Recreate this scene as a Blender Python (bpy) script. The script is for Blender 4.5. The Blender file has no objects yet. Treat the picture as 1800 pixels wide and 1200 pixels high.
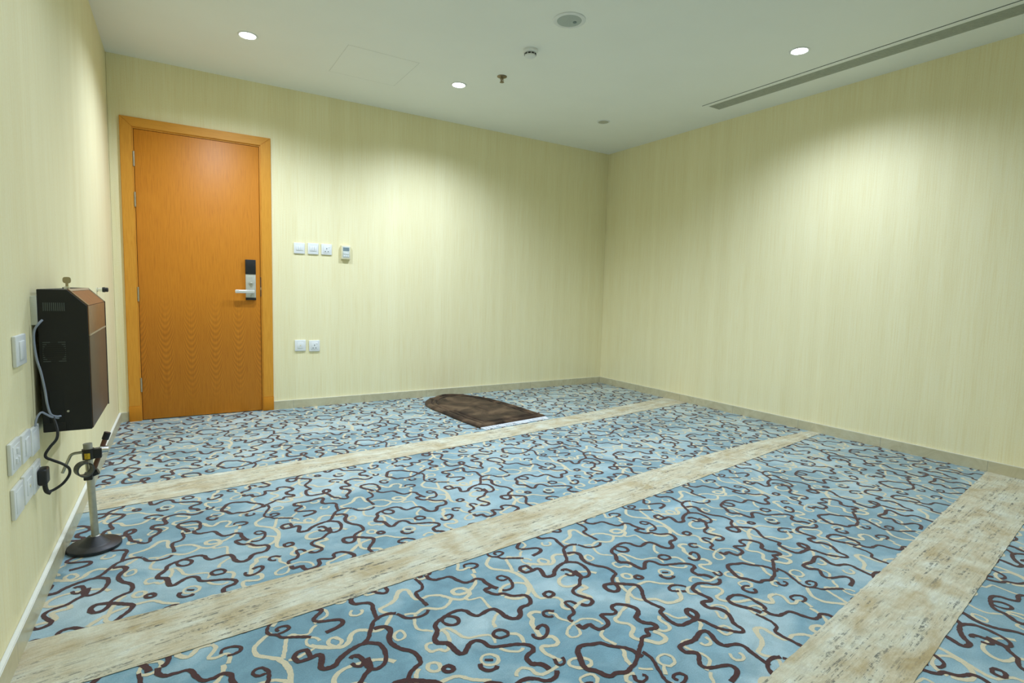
import bpy, bmesh, math, random
from mathutils import Vector, Matrix
random.seed(7)
S = bpy.context.scene
COL = S.collection
# ------------------------------------------------------------------ camera, world, exposure
cd = bpy.data.cameras.new('camera')
cam = bpy.data.objects.new('camera', cd); COL.objects.link(cam)
cam.location = (0.35882, -4.84523, 1.02153)
cam.rotation_euler = (1.4814466, -0.0265785, -0.5524065)
cd.sensor_width = 36.0; cd.lens = 961.954 / 1800 * 36.0; cd.clip_start = 0.02
S.camera = cam
S.view_settings.view_transform = 'Standard'; S.view_settings.look = 'None'
S.view_settings.gamma = 1.0; S.view_settings.use_curve_mapping = False
S.view_settings.exposure = 0.0
w = bpy.data.worlds.new('world'); S.world = w; w.use_nodes = True
w.node_tree.nodes['Background'].inputs[0].default_value = (0.8, 0.9, 0.85, 1)
w.node_tree.nodes['Background'].inputs[1].default_value = 0.02
LIGHT_W = 100.0
LIGHT_COL = (0.86, 1.0, 1.25)
H = 2.6; W = 4.5811; RA = 0.006964; LA = 0.010299
# x, y, relative output (the lamps near the door burn brighter)
LIT = [(0.80, -0.853, 0.95), (2.267, -0.889, 1.10), (3.786, -2.692, 0.86), (0.80, -2.69, 0.32), (2.27, -2.69, 0.75), (0.80, -4.5, 0.25), (2.27, -4.5, 0.30)]  # entries past the visible lamps are unseen, added to light the room

# ------------------------------------------------------------------ helpers
def tag(o, label=None, cat=None, group=None, kind=None):
    if label: o['label'] = label
    if cat: o['category'] = cat
    if group: o['group'] = group
    if kind: o['kind'] = kind
    return o
def empty(name, loc, rot=(0, 0, 0)):
    o = bpy.data.objects.new(name, None); COL.objects.link(o)
    o.location = loc; o.rotation_euler = rot; o.empty_display_size = 0.05
    return o
def link(name, bm, mats, parent=None, loc=None, rot=None, smooth=False):
    me = bpy.data.meshes.new(name)
    bmesh.ops.recalc_face_normals(bm, faces=bm.faces)
    bm.to_mesh(me); bm.free()
    for m in (mats if isinstance(mats, (list, tuple)) else [mats]): me.materials.append(m)
    if smooth:
        for p in me.polygons: p.use_smooth = True
    o = bpy.data.objects.new(name, me); COL.objects.link(o)
    if parent: o.parent = parent
    if loc is not None: o.location = loc
    if rot is not None: o.rotation_euler = rot
    return o
def box(bm, x0, x1, y0, y1, z0, z1, bevel=0.0, seg=2, mi=0):
    r = bmesh.ops.create_cube(bm, size=1.0)
    vs = r['verts']
    for v in vs:
        v.co = Vector(((x0 + x1) / 2 + v.co.x * (x1 - x0), (y0 + y1) / 2 + v.co.y * (y1 - y0), (z0 + z1) / 2 + v.co.z * (z1 - z0)))
    fs = list({f for v in vs for f in v.link_faces})
    for f in fs: f.material_index = mi
    if bevel > 0:
        es = list({e for v in vs for e in v.link_edges})
        bmesh.ops.bevel(bm, geom=es, offset=bevel, segments=seg, profile=0.5, affect='EDGES', material=-1)
    return bm
def prism(bm, pts, z0, z1, mi=0):            # polygon in plan, extruded in z
    a = [bm.verts.new((x, y, z0)) for x, y in pts]; b = [bm.verts.new((x, y, z1)) for x, y in pts]
    n = len(pts); fs = [bm.faces.new(a[::-1]), bm.faces.new(b)]
    for i in range(n): fs.append(bm.faces.new((a[i], a[(i + 1) % n], b[(i + 1) % n], b[i])))
    for f in fs: f.material_index = mi
    return bm
def prism_y(bm, pts, y0, y1, mi=0):          # polygon in x,z extruded along y
    a = [bm.verts.new((x, y0, z)) for x, z in pts]; b = [bm.verts.new((x, y1, z)) for x, z in pts]
    n = len(pts); fs = [bm.faces.new(a[::-1]), bm.faces.new(b)]
    for i in range(n): fs.append(bm.faces.new((a[i], a[(i + 1) % n], b[(i + 1) % n], b[i])))
    for f in fs: f.material_index = mi
    return bm
def lathe(bm, prof, n=32, M=None, mi=0):     # profile of (r, z), capped at both ends
    rings = []
    for r, z in prof:
        rings.append([bm.verts.new((r * math.cos(2 * math.pi * i / n), r * math.sin(2 * math.pi * i / n), z)) for i in range(n)])
    fs = []
    for a, b in zip(rings, rings[1:]):
        for i in range(n): fs.append(bm.faces.new((a[i], a[(i + 1) % n], b[(i + 1) % n], b[i])))
    fs.append(bm.faces.new(rings[0][::-1])); fs.append(bm.faces.new(rings[-1]))
    for f in fs: f.material_index = mi
    if M is not None: bmesh.ops.transform(bm, matrix=M, verts=[v for r in rings for v in r])
    return bm
def align(p, q):                             # matrix that takes +Z at the origin to the ray p -> q
    d = (Vector(q) - Vector(p)).normalized()
    return Matrix.Translation(Vector(p)) @ d.to_track_quat('Z', 'Y').to_matrix().to_4x4()
def rod(bm, p, q, r, n=20, r2=None, mi=0):
    L = (Vector(q) - Vector(p)).length
    return lathe(bm, [(r, 0), (r if r2 is None else r2, L)], n, align(p, q), mi)
def smooth_pts(pts, k=6, closed=False):
    P = [Vector(p) for p in pts]; n = len(P); out = []
    for i in range(n if closed else n - 1):
        if closed: p0, p1, p2, p3 = P[(i - 1) % n], P[i], P[(i + 1) % n], P[(i + 2) % n]
        else: p0, p1, p2, p3 = P[max(i - 1, 0)], P[i], P[i + 1], P[min(i + 2, n - 1)]
        for j in range(k):
            t = j / k
            out.append(0.5 * ((2 * p1) + (p2 - p0) * t + (2 * p0 - 5 * p1 + 4 * p2 - p3) * t * t + (3 * p1 - p0 - 3 * p2 + p3) * t ** 3))
    if not closed: out.append(P[-1])
    return out
def tube(bm, pts, r, n=10, k=6, mi=0):
    P = smooth_pts(pts, k); up = Vector((0.3, 0.2, 0.93)); rings = []
    for i, p in enumerate(P):
        d = (P[min(i + 1, len(P) - 1)] - P[max(i - 1, 0)]).normalized()
        s = d.cross(up)
        if s.length < 1e-4: s = d.cross(Vector((1, 0, 0)))
        s.normalize(); up = s.cross(d).normalized()
        rings.append([bm.verts.new(p + r * (math.cos(2 * math.pi * j / n) * s + math.sin(2 * math.pi * j / n) * up)) for j in range(n)])
    for a, b in zip(rings, rings[1:]):
        for j in range(n): bm.faces.new((a[j], a[(j + 1) % n], b[(j + 1) % n], b[j])).material_index = mi
    bm.faces.new(rings[0][::-1]).material_index = mi; bm.faces.new(rings[-1]).material_index = mi
    return bm
NB = bmesh.new
def sm30(o):                                 # smooth shading that keeps hard edges
    for p in o.data.polygons: p.use_smooth = True
    try: o.data.set_sharp_from_angle(angle=math.radians(35))
    except Exception: pass
    return o

# ------------------------------------------------------------------ materials
class G:
    def __init__(s, name):
        s.m = bpy.data.materials.new(name); s.m.use_nodes = True; s.t = s.m.node_tree
        s.b = s.t.nodes['Principled BSDF']
    def n(s, kind, **kw):
        x = s.t.nodes.new(kind)
        for a, v in kw.items():
            if a in x.inputs: x.inputs[a].default_value = v
            else: setattr(x, a, v)
        return x
    def l(s, a, b): s.t.links.new(a, b)
    def coord(s, scale=(1, 1, 1), rot=(0, 0, 0)):
        c = s.n('ShaderNodeTexCoord'); m = s.n('ShaderNodeMapping')
        m.inputs['Scale'].default_value = scale; m.inputs['Rotation'].default_value = rot
        s.l(c.outputs['Object'], m.inputs['Vector']); return m.outputs[0]
    def noise(s, vec, scale, detail=2.0, rough=0.5, dist=0.0):
        x = s.n('ShaderNodeTexNoise'); x.inputs['Scale'].default_value = scale; x.inputs['Detail'].default_value = detail
        x.inputs['Roughness'].default_value = rough; x.inputs['Distortion'].default_value = dist
        s.l(vec, x.inputs['Vector']); return x.outputs['Fac']
    def ramp(s, fac, stops, interp='LINEAR'):
        x = s.n('ShaderNodeValToRGB'); e = x.color_ramp.elements; x.color_ramp.interpolation = interp
        while len(e) < len(stops): e.new(0.5)
        for i, (p, c) in enumerate(stops):
            e[i].position = p; e[i].color = (*c, 1) if len(c) == 3 else c
        s.l(fac, x.inputs[0]); return x.outputs[0]
    def mix(s, fac, a, b, mode='MIX'):
        x = s.n('ShaderNodeMix', data_type='RGBA', blend_type=mode)
        for sock, v in ((x.inputs[0], fac), (x.inputs[6], a), (x.inputs[7], b)):
            if isinstance(v, (int, float)): sock.default_value = v
            elif isinstance(v, tuple): sock.default_value = (*v, 1)
            else: s.l(v, sock)
        return x.outputs[2]
    def math(s, op, a, b=None):
        x = s.n('ShaderNodeMath', operation=op)
        for i, v in enumerate((a, b)):
            if v is None: continue
            if isinstance(v, (int, float)): x.inputs[i].default_value = v
            else: s.l(v, x.inputs[i])
        return x.outputs[0]
    def xyz(s, vec):
        x = s.n('ShaderNodeSeparateXYZ'); s.l(vec, x.inputs[0]); return x.outputs
    def bump(s, h, strength=0.3, dist=0.002):
        x = s.n('ShaderNodeBump'); x.inputs['Strength'].default_value = strength; x.inputs['Distance'].default_value = dist
        s.l(h, x.inputs['Height']); s.l(x.outputs[0], s.b.inputs['Normal'])
    def base(s, c):
        if isinstance(c, tuple): s.b.inputs['Base Color'].default_value = (*c, 1)
        else: s.l(c, s.b.inputs['Base Color'])
    def set(s, **kw):
        for a, v in kw.items(): s.b.inputs[a.replace('_', ' ')].default_value = v
        return s
def plain(name, col, rough=0.5, metal=0.0, var=0.06, scale=30.0, **kw):
    g = G(name); f = g.noise(g.coord(), scale, 3.0)
    lo = tuple(max(0, c * (1 - var)) for c in col); hi = tuple(min(1, c * (1 + var)) for c in col)
    g.base(g.ramp(f, [(0.3, lo), (0.7, hi)])); g.set(Roughness=rough, Metallic=metal, **kw)
    return g.m
def wallpaper(name, axis):
    g = G(name)
    sc = (1, 1, 0.02) if axis == 'x' else (0.0, 1, 0.02)
    if axis == 'x': sc = (1, 0.0, 0.02)
    v = g.coord(sc)
    v2 = g.coord((sc[0], sc[1], 0.25))
    a = g.noise(v, 150.0, 2.0, 0.6); b = g.noise(v2, 420.0, 2.0, 0.7); c = g.noise(v, 9.0, 1.0)
    col = g.ramp(a, [(0.30, (0.86, 0.75, 0.40)), (0.52, (0.935, 0.865, 0.545)), (0.75, (0.95, 0.90, 0.635))])
    col2 = g.ramp(b, [(0.32, (0.87, 0.75, 0.39)), (0.5, (0.935, 0.865, 0.545)), (0.72, (0.96, 0.92, 0.67))])
    col = g.mix(0.45, col, col2)
    col3 = g.ramp(c, [(0.35, (0.96, 0.95, 0.92)), (0.65, (1, 1, 1))])
    g.base(g.mix(1.0, col, col3, 'MULTIPLY'))
    g.bump(b, 0.15, 0.001); g.set(Roughness=0.62)
    g.b.inputs['Specular IOR Level'].default_value = 0.3
    return g.m
M = {}
M['paper_x'] = wallpaper('cream striped wallpaper back', 'x')
M['paper_y'] = wallpaper('cream striped wallpaper side', 'y')
M['ceiling'] = plain('ceiling paint', (0.93, 0.94, 0.87), 0.9, var=0.01, scale=3.0)
M['white'] = plain('white plastic', (0.82, 0.84, 0.82), 0.32, var=0.02)
M['slot'] = plain('dark slot', (0.03, 0.03, 0.03), 0.6)
M['off_white'] = plain('off white plastic', (0.78, 0.72, 0.48), 0.4, var=0.03)
M['black'] = plain('black plastic', (0.012, 0.013, 0.014), 0.38, var=0.2)
M['black_metal'] = plain('black painted sheet metal', (0.0055, 0.0065, 0.0060), 0.6, var=0.25, scale=12)
M['rubber'] = plain('black rubber', (0.014, 0.015, 0.016), 0.45, var=0.2)
M['chrome'] = plain('chrome', (0.75, 0.76, 0.75), 0.16, 1.0, var=0.05)
M['steel'] = plain('brushed steel', (0.52, 0.51, 0.44), 0.38, 1.0, var=0.08, scale=60)
M['satin'] = plain('satin silver paint', (0.55, 0.55, 0.46), 0.42, 0.35, var=0.05)
M['bright_lever'] = plain('polished lever', (0.86, 0.87, 0.85), 0.22, 0.55, var=0.03)
M['brass'] = plain('brass', (0.30, 0.24, 0.15), 0.4, 0.8)
M['grey_grille'] = plain('grey speaker mesh', (0.46, 0.51, 0.47), 0.7, var=0.08, scale=300)
M['alu'] = plain('grille aluminium', (0.62, 0.64, 0.56), 0.5, 0.1)
M['dark_void'] = plain('dark duct', (0.02, 0.022, 0.02), 0.9)
M['yellow'] = plain('yellow tag', (0.75, 0.50, 0.02), 0.5, var=0.25, scale=150)
M['stick'] = plain('brown wooden stick', (0.19, 0.085, 0.045), 0.5, var=0.25, scale=60)
M['grey_cable'] = plain('grey cable', (0.30, 0.34, 0.42), 0.45)
M['key'] = plain('nickel brass key', (0.48, 0.40, 0.22), 0.4, 0.6)
M['lcd'] = plain('grey display', (0.20, 0.27, 0.29), 0.2)
M['button'] = plain('pale button', (0.62, 0.66, 0.60), 0.5)
M['fringe'] = plain('white cotton fringe', (0.80, 0.83, 0.84), 0.9, var=0.05, scale=200)
M['front_low'] = plain('brown lower front', (0.085, 0.046, 0.024), 0.42, var=0.08, scale=15)
M['front_high'] = plain('copper brown front', (0.26, 0.125, 0.052), 0.35, var=0.12, scale=40)
M['edge_trim'] = plain('beige edge trim', (0.42, 0.33, 0.20), 0.45)
M['fixture'] = plain('dim lamp well', (0.50, 0.50, 0.40), 0.5)
g = G('lamp glow'); g.base((1, 1, 1)); g.b.inputs['Emission Color'].default_value = (0.95, 1.0, 0.97, 1); g.b.inputs['Emission Strength'].default_value = 14.0
M['glow'] = g.m
# marble baseboard
def marble(name, ax):
    g = G(name); v = g.coord()
    f = g.noise(v, 9.0, 6.0, 0.6, 1.5); f2 = g.noise(v, 2.0, 2.0)
    c = g.ramp(f, [(0.3, (0.52, 0.47, 0.29)), (0.55, (0.60, 0.55, 0.36)), (0.75, (0.66, 0.62, 0.44))])
    o = g.xyz(v)[ax]
    fr = g.math('FRACT', g.math('MULTIPLY', o, 1 / 0.6)); j = g.math('LESS_THAN', fr, 0.004)
    g.base(g.mix(j, c, (0.33, 0.32, 0.24))); g.set(Roughness=0.3); return g.m
M['caulk_lit_edge'] = plain('white sealant lit edge', (0.84, 0.86, 0.80), 0.5, var=0.02)
M['marble_x'] = marble('beige marble skirting back', 0); M['marble_y'] = marble('beige marble skirting side', 1)
# door wood
def wood(name, dark, mid, light, flame, horiz=False):
    g = G(name)
    v = g.coord((1, 1, 1)); x, y, z = g.xyz(v)[:3]
    if horiz: x, z = z, x
    cmb = g.n('ShaderNodeCombineXYZ'); g.l(g.math('MULTIPLY', x, 1.0), cmb.inputs[0]); g.l(g.math('MULTIPLY', z, 0.045), cmb.inputs[2])
    fine = g.noise(cmb.outputs[0], 160.0, 3.0, 0.65, 0.3); wide = g.noise(cmb.outputs[0], 22.0, 2.0)
    col = g.ramp(fine, [(0.28, dark), (0.5, mid), (0.74, light)])
    col = g.mix(g.math('MULTIPLY', wide, 0.5), col, mid)
    if flame:
        wl = 0.164
        u = g.math('SUBTRACT', g.math('FRACT', g.math('MULTIPLY', x, 1 / wl)), 0.5)
        wob = g.noise(v, 6.0, 2.0)
        u = g.math('ADD', u, g.math('MULTIPLY', g.math('SUBTRACT', wob, 0.5), 0.16))
        h = g.math('SUBTRACT', z, g.math('MULTIPLY', g.math('POWER', g.math('ABSOLUTE', u), 2.0), 1.05))
        s = g.math('SINE', g.math('MULTIPLY', g.math('ADD', h, g.math('MULTIPLY', wob, 0.012)), 140.0))
        s = g.math('ADD', g.math('MULTIPLY', s, 0.5), 0.5)
        # strongest in the lower third of the leaf
        win = g.n('ShaderNodeMapRange', interpolation_type='SMOOTHSTEP'); win.inputs[1].default_value = 1.0; win.inputs[2].default_value = 0.62
        g.l(z, win.inputs[0])
        win2 = g.n('ShaderNodeMapRange', interpolation_type='SMOOTHSTEP'); win2.inputs[1].default_value = 0.02; win2.inputs[2].default_value = 0.4
        g.l(z, win2.inputs[0])
        m = g.math('MULTIPLY', g.math('MULTIPLY', g.math('MULTIPLY', s, win.outputs[0]), win2.outputs[0]), 0.42)
        col = g.mix(m, col, tuple(c * 0.62 for c in dark))
    g.base(col); g.set(Roughness=0.48); g.b.inputs['Specular IOR Level'].default_value = 0.4
    return g.m
M['door'] = wood('door veneer', (0.48, 0.150, 0.006), (0.61, 0.215, 0.010), (0.67, 0.255, 0.018), True)
M['jamb'] = wood('door frame wood', (0.57, 0.225, 0.016), (0.70, 0.305, 0.028), (0.76, 0.36, 0.042), False)
M['jamb_h'] = wood('door frame wood across', (0.57, 0.225, 0.016), (0.70, 0.305, 0.028), (0.76, 0.36, 0.042), False, True)
M['plinth'] = wood('plinth wood', (0.58, 0.21, 0.008), (0.64, 0.24, 0.010), (0.68, 0.26, 0.014), False)
# carpet
def carpet_base():
    g = G('blue carpet pile'); v = g.coord()
    big = g.noise(g.coord((1, 1.5, 1), (0, 0, 0.5)), 1.7, 4.0, 0.6, 0.8); fib = g.noise(v, 260.0, 2.0, 0.7); mid = g.noise(v, 9.0, 3.0, 0.6, 1.0)
    c = g.ramp(big, [(0.28, (0.150, 0.272, 0.325)), (0.46, (0.197, 0.352, 0.420)), (0.56, (0.31, 0.462, 0.51)), (0.70, (0.47, 0.60, 0.62))])
    c2 = g.ramp(mid, [(0.3, (0.84, 0.86, 0.86)), (0.7, (1.12, 1.12, 1.12))])
    c = g.mix(1.0, c, c2, 'MULTIPLY')
    c3 = g.ramp(fib, [(0.2, (0.80, 0.80, 0.80)), (0.8, (1.15, 1.15, 1.15))])
    g.base(g.mix(1.0, c, c3, 'MULTIPLY')); g.set(Roughness=0.9); g.b.inputs['Specular IOR Level'].default_value = 0.15
    g.b.inputs['Sheen Weight'].default_value = 1.0; g.b.inputs['Sheen Roughness'].default_value = 0.35
    g.bump(fib, 0.25, 0.002); return g.m
def thread(name, lo, hi):
    g = G(name); fib = g.noise(g.coord(), 260.0, 2.0, 0.7)
    g.base(g.ramp(fib, [(0.25, lo), (0.75, hi)])); g.set(Roughness=0.9); g.b.inputs['Specular IOR Level'].default_value = 0.12
    g.b.inputs['Sheen Weight'].default_value = 0.25; g.b.inputs['Sheen Roughness'].default_value = 0.5
    g.bump(fib, 0.25, 0.002); return g.m
M['carpet'] = carpet_base()
M['brown_thread'] = thread('brown yarn', (0.050, 0.019, 0.019), (0.078, 0.030, 0.028))
M['cream_thread'] = thread('cream yarn', (0.56, 0.50, 0.33), (0.70, 0.63, 0.44))
def band_mat(name, ang, seed):
    g = G(name); c = g.n('ShaderNodeTexCoord'); mp = g.n('ShaderNodeMapping'); mp.inputs['Rotation'].default_value = (0, 0, -ang); mp.inputs['Location'].default_value = (seed, seed * 0.37, 0)
    g.l(c.outputs['Object'], mp.inputs['Vector']); v = mp.outputs[0]
    def sc(s):
        m = g.n('ShaderNodeMapping'); m.inputs['Scale'].default_value = s; g.l(v, m.inputs['Vector']); return m.outputs[0]
    patch = g.noise(sc((1, 2.2, 1)), 5.0, 4.0, 0.62, 0.6); cross = g.noise(sc((1.2, 0.35, 1)), 11.0, 3.0, 0.6)
    streak = g.noise(sc((0.10, 1, 1)), 170.0, 2.0, 0.6); line = g.noise(sc((0.045, 1, 1)), 88.0, 3.0, 0.7); brk = g.noise(sc((1.0, 1.6, 1)), 34.0, 4.0, 0.8); zone = g.noise(sc((0.40, 2.2, 1)), 4.6, 3.0, 0.65)
    fib = g.noise(v, 260.0, 2.0, 0.7)
    col = g.ramp(patch, [(0.30, (0.50, 0.41, 0.23)), (0.46, (0.62, 0.57, 0.41)), (0.60, (0.68, 0.68, 0.54)), (0.75, (0.70, 0.73, 0.66))])
    col = g.mix(1.0, col, g.ramp(cross, [(0.3, (0.88, 0.84, 0.76)), (0.7, (1.06, 1.07, 1.08))]), 'MULTIPLY')
    col = g.mix(1.0, col, g.ramp(streak, [(0.3, (0.86, 0.84, 0.80)), (0.7, (1.05, 1.05, 1.05))]), 'MULTIPLY')
    d = g.math('MULTIPLY', g.math('MULTIPLY', g.ramp(line, [(0.525, (0, 0, 0)), (0.585, (1, 1, 1))]), g.ramp(brk, [(0.47, (0, 0, 0)), (0.56, (1, 1, 1))])), g.ramp(zone, [(0.37, (0, 0, 0)), (0.54, (1, 1, 1))]))
    col = g.mix(g.math('MULTIPLY', d, 0.85), col, (0.085, 0.095, 0.085))
    col = g.mix(1.0, col, g.ramp(fib, [(0.2, (0.85, 0.85, 0.85)), (0.8, (1.1, 1.1, 1.1))]), 'MULTIPLY')
    g.base(col); g.set(Roughness=0.9); g.b.inputs['Specular IOR Level'].default_value = 0.12
    g.b.inputs['Sheen Weight'].default_value = 0.25; g.bump(fib, 0.25, 0.002); return g.m
def plush():
    g = G('brown plush'); v = g.coord()
    f = g.noise(v, 4.6, 3.0, 0.55, 0.9); fib = g.noise(v, 220.0, 2.0, 0.7)
    c = g.ramp(f, [(0.38, (0.020, 0.012, 0.008)), (0.5, (0.055, 0.033, 0.020)), (0.62, (0.125, 0.080, 0.046))])
    g.base(g.mix(1.0, c, g.ramp(fib, [(0.2, (0.75, 0.75, 0.75)), (0.8, (1.2, 1.2, 1.2))]), 'MULTIPLY'))
    g.set(Roughness=0.85); g.b.inputs['Sheen Weight'].default_value = 0.22; g.b.inputs['Sheen Tint'].default_value = (0.75, 0.6, 0.45, 1)
    g.b.inputs['Specular IOR Level'].default_value = 0.15
    g.bump(fib, 0.3, 0.002); return g.m
M['plush'] = plush()
# one repeat of the woven pattern, in repeat units (closed flag, "u,v u,v ...")
BROWN=[
(0,"0.188,0.408 0.184,0.378 0.201,0.355 0.231,0.348 0.263,0.343 0.275,0.324 0.283,0.29 0.299,0.261 0.325,0.255 0.353,0.26 0.373,0.241 0.372,0.205 0.378,0.169 0.391,0.137"),
(0,"0.397,0.124 0.413,0.114 0.433,0.112 0.455,0.127 0.469,0.153 0.475,0.184 0.467,0.211 0.45,0.219 0.434,0.212 0.435,0.194 0.449,0.18 0.468,0.183"),
(0,"0.378,1.18 0.36,1.168 0.337,1.171 0.338,1.146 0.355,1.113 0.384,1.103 0.401,1.071 0.429,1.053 0.451,1.042 0.453,1.015 0.44,0.99 0.415,0.981 0.388,0.985 0.369,0.974 0.353,0.949 0.33,0.939 0.309,0.948 0.298,0.97 0.295,0.996 0.296,1.018 0.283,1.04 0.258,1.044 0.227,1.039 0.206,1.04 0.194,1.062 0.19,1.087 0.176,1.107 0.153,1.113 0.12,1.111 0.084,1.102 0.059,1.094 0.043,1.079 0.035,1.052 0.019,1.031 0.002,1.014 0.001,0.992 0.019,0.978 0.03,0.966 0.033,0.939 0.033,0.91 0.038,0.896 0.056,0.894 0.078,0.911 0.101,0.924 0.122,0.923 0.137,0.905 0.141,0.874 0.154,0.858 0.176,0.847 0.214,0.83 0.243,0.813 0.264,0.794 0.266,0.774 0.253,0.76 0.234,0.759 0.216,0.751 0.209,0.732 0.211,0.714 0.23,0.699 0.24,0.682 0.242,0.66"),
(0,"0.085,0.1 0.078,0.081 0.084,0.06 0.099,0.045 0.118,0.043 0.134,0.056 0.135,0.077 0.125,0.094 0.106,0.105"),
(0,"1.257,0.643 1.245,0.629 1.225,0.621 1.197,0.627 1.177,0.653 1.151,0.671 1.114,0.675 1.085,0.662 1.074,0.639 1.079,0.604 1.078,0.572 1.06,0.572 1.032,0.582 1.019,0.57 1.016,0.545 1.041,0.521 1.047,0.494 1.031,0.462 1.001,0.431 0.998,0.397 0.983,0.384 0.965,0.393 0.95,0.412 0.938,0.428 0.925,0.448 0.92,0.478 0.917,0.506 0.901,0.534 0.904,0.548 0.905,0.567 0.915,0.584 0.938,0.588 0.943,0.566 0.932,0.544 0.901,0.534 0.873,0.536 0.827,0.541 0.809,0.559 0.808,0.594 0.818,0.627 0.826,0.644 0.853,0.649 0.852,0.666 0.846,0.691 0.845,0.731 0.865,0.757 0.894,0.788 0.905,0.818 0.887,0.841 0.853,0.87 0.827,0.89 0.796,0.901 0.777,0.892 0.772,0.867 0.785,0.844 0.81,0.843 0.827,0.864 0.836,0.895 0.853,0.914 0.877,0.926 0.903,0.937 0.91,0.97 0.906,1.001 0.878,1.039 0.865,1.085 0.871,1.116 0.89,1.143 0.893,1.17 0.878,1.187 0.846,1.194"),
(0,"0.134,0.412 0.137,0.382 0.136,0.351 0.122,0.324 0.102,0.317 0.085,0.314 0.08,0.277 0.081,0.24 0.081,0.201"),
(0,"0.071,0.18 0.052,0.165 0.027,0.161 0,0.167 -0.025,0.184 -0.035,0.212 -0.045,0.231"),
(0,"0.956,0.233 0.925,0.249 0.891,0.247 0.862,0.233 0.849,0.214 0.824,0.178 0.804,0.151 0.782,0.14 0.751,0.136 0.714,0.126 0.683,0.107 0.661,0.089 0.628,0.093 0.622,0.109 0.633,0.135 0.641,0.156 0.635,0.171 0.607,0.171 0.574,0.173 0.563,0.19 0.566,0.212 0.582,0.225 0.609,0.22 0.609,0.199 0.608,0.172"),
(0,"0.781,0.138 0.803,0.129 0.827,0.105 0.83,0.073 0.822,0.036 0.807,0.01 0.783,-0.005 0.762,-0.002 0.75,0.015 0.749,0.05 0.746,0.083 0.731,0.098 0.714,0.089"),
(0,"0.711,0.067 0.719,0.043 0.735,0.037 0.748,0.049"),
(0,"0.763,1.062 0.756,1.012 0.726,0.99 0.698,0.965 0.662,0.958 0.639,0.948 0.633,0.924 0.647,0.891 0.659,0.864 0.651,0.845 0.625,0.838 0.608,0.848 0.597,0.865"),
(0,"0.584,0.874 0.582,0.899 0.558,0.909 0.55,0.894 0.548,0.859 0.531,0.835 0.5,0.828 0.488,0.812 0.496,0.795"),
(0,"0.493,0.777 0.494,0.751 0.531,0.75 0.532,0.728 0.541,0.708 0.57,0.705 0.595,0.712 0.608,0.736 0.612,0.765 0.639,0.754 0.658,0.741 0.681,0.746 0.683,0.768 0.697,0.78 0.726,0.776 0.75,0.748 0.762,0.723 0.758,0.698 0.737,0.684 0.716,0.676 0.709,0.654 0.72,0.63 0.737,0.614 0.732,0.59 0.71,0.594 0.689,0.604 0.677,0.593 0.669,0.577 0.641,0.585 0.608,0.567 0.566,0.545 0.532,0.526 0.502,0.512 0.469,0.505 0.442,0.502 0.414,0.518 0.387,0.519 0.374,0.537 0.365,0.564 0.346,0.588 0.35,0.613 0.368,0.641 0.386,0.671 0.406,0.682 0.431,0.679 0.456,0.664 0.485,0.652 0.499,0.626 0.518,0.605 0.539,0.582 0.548,0.559 0.549,0.54 0.553,0.518"),
(0,"0.571,0.534 0.574,0.513 0.567,0.484 0.542,0.443 0.523,0.405 0.526,0.379 0.547,0.359 0.557,0.335 0.594,0.313 0.628,0.29 0.651,0.274"),
(0,"0.695,0.273 0.744,0.279 0.769,0.299 0.758,0.323 0.715,0.34 0.688,0.358 0.685,0.38 0.717,0.403 0.726,0.421 0.699,0.445 0.706,0.472 0.734,0.474 0.782,0.464 0.842,0.476 0.868,0.469 0.864,0.445 0.843,0.407 0.85,0.38 0.887,0.364 0.903,0.341 0.894,0.309 0.888,0.279 0.879,0.235"),
(0,"0.55,0.363 0.574,0.364 0.595,0.375 0.591,0.391 0.57,0.401 0.552,0.393 0.561,0.372"),
(1,"0.555,1.005 0.558,0.978 0.525,0.972 0.523,1.002"),
(0,"0.476,0.889 0.457,0.908 0.435,0.908 0.427,0.894 0.433,0.875 0.458,0.868"),
(0,"0.344,0.843 0.368,0.853 0.382,0.85 0.383,0.828 0.353,0.799 0.321,0.796 0.308,0.817 0.318,0.835"),
(1,"0.232,0.92 0.244,0.897 0.232,0.879 0.203,0.883 0.191,0.904 0.203,0.923"),
(0,"0.29,0.688 0.28,0.668 0.284,0.656 0.304,0.654 0.317,0.673 0.312,0.685"),
(1,"0.972,0.871 0.98,0.847 0.956,0.844 0.948,0.866"),
(0,"0.063,0.817 0.058,0.794 0.072,0.773 0.097,0.769 0.114,0.781"),
(0,"0.088,0.822 0.116,0.803"),
(0,"0.075,0.689 0.058,0.717 0.029,0.732 0.002,0.725 -0.004,0.706 0.021,0.684"),
(0,"0.027,0.679 0.047,0.668"),
(0,"0.314,0.53 0.297,0.544 0.271,0.54 0.264,0.513 0.287,0.49 0.306,0.5 0.309,0.519"),
(0,"0.162,0.404 0.158,0.426 0.145,0.456 0.129,0.486 0.125,0.513 0.142,0.534 0.183,0.536 0.213,0.517 0.224,0.488 0.22,0.452 0.212,0.415 0.188,0.408"),
(0,"0.455,0.478 0.442,0.461 0.448,0.445 0.474,0.442 0.486,0.453 0.475,0.467"),
(0,"0.366,0.366 0.372,0.385 0.399,0.385 0.424,0.368 0.423,0.347 0.399,0.339 0.373,0.347"),
]
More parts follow.
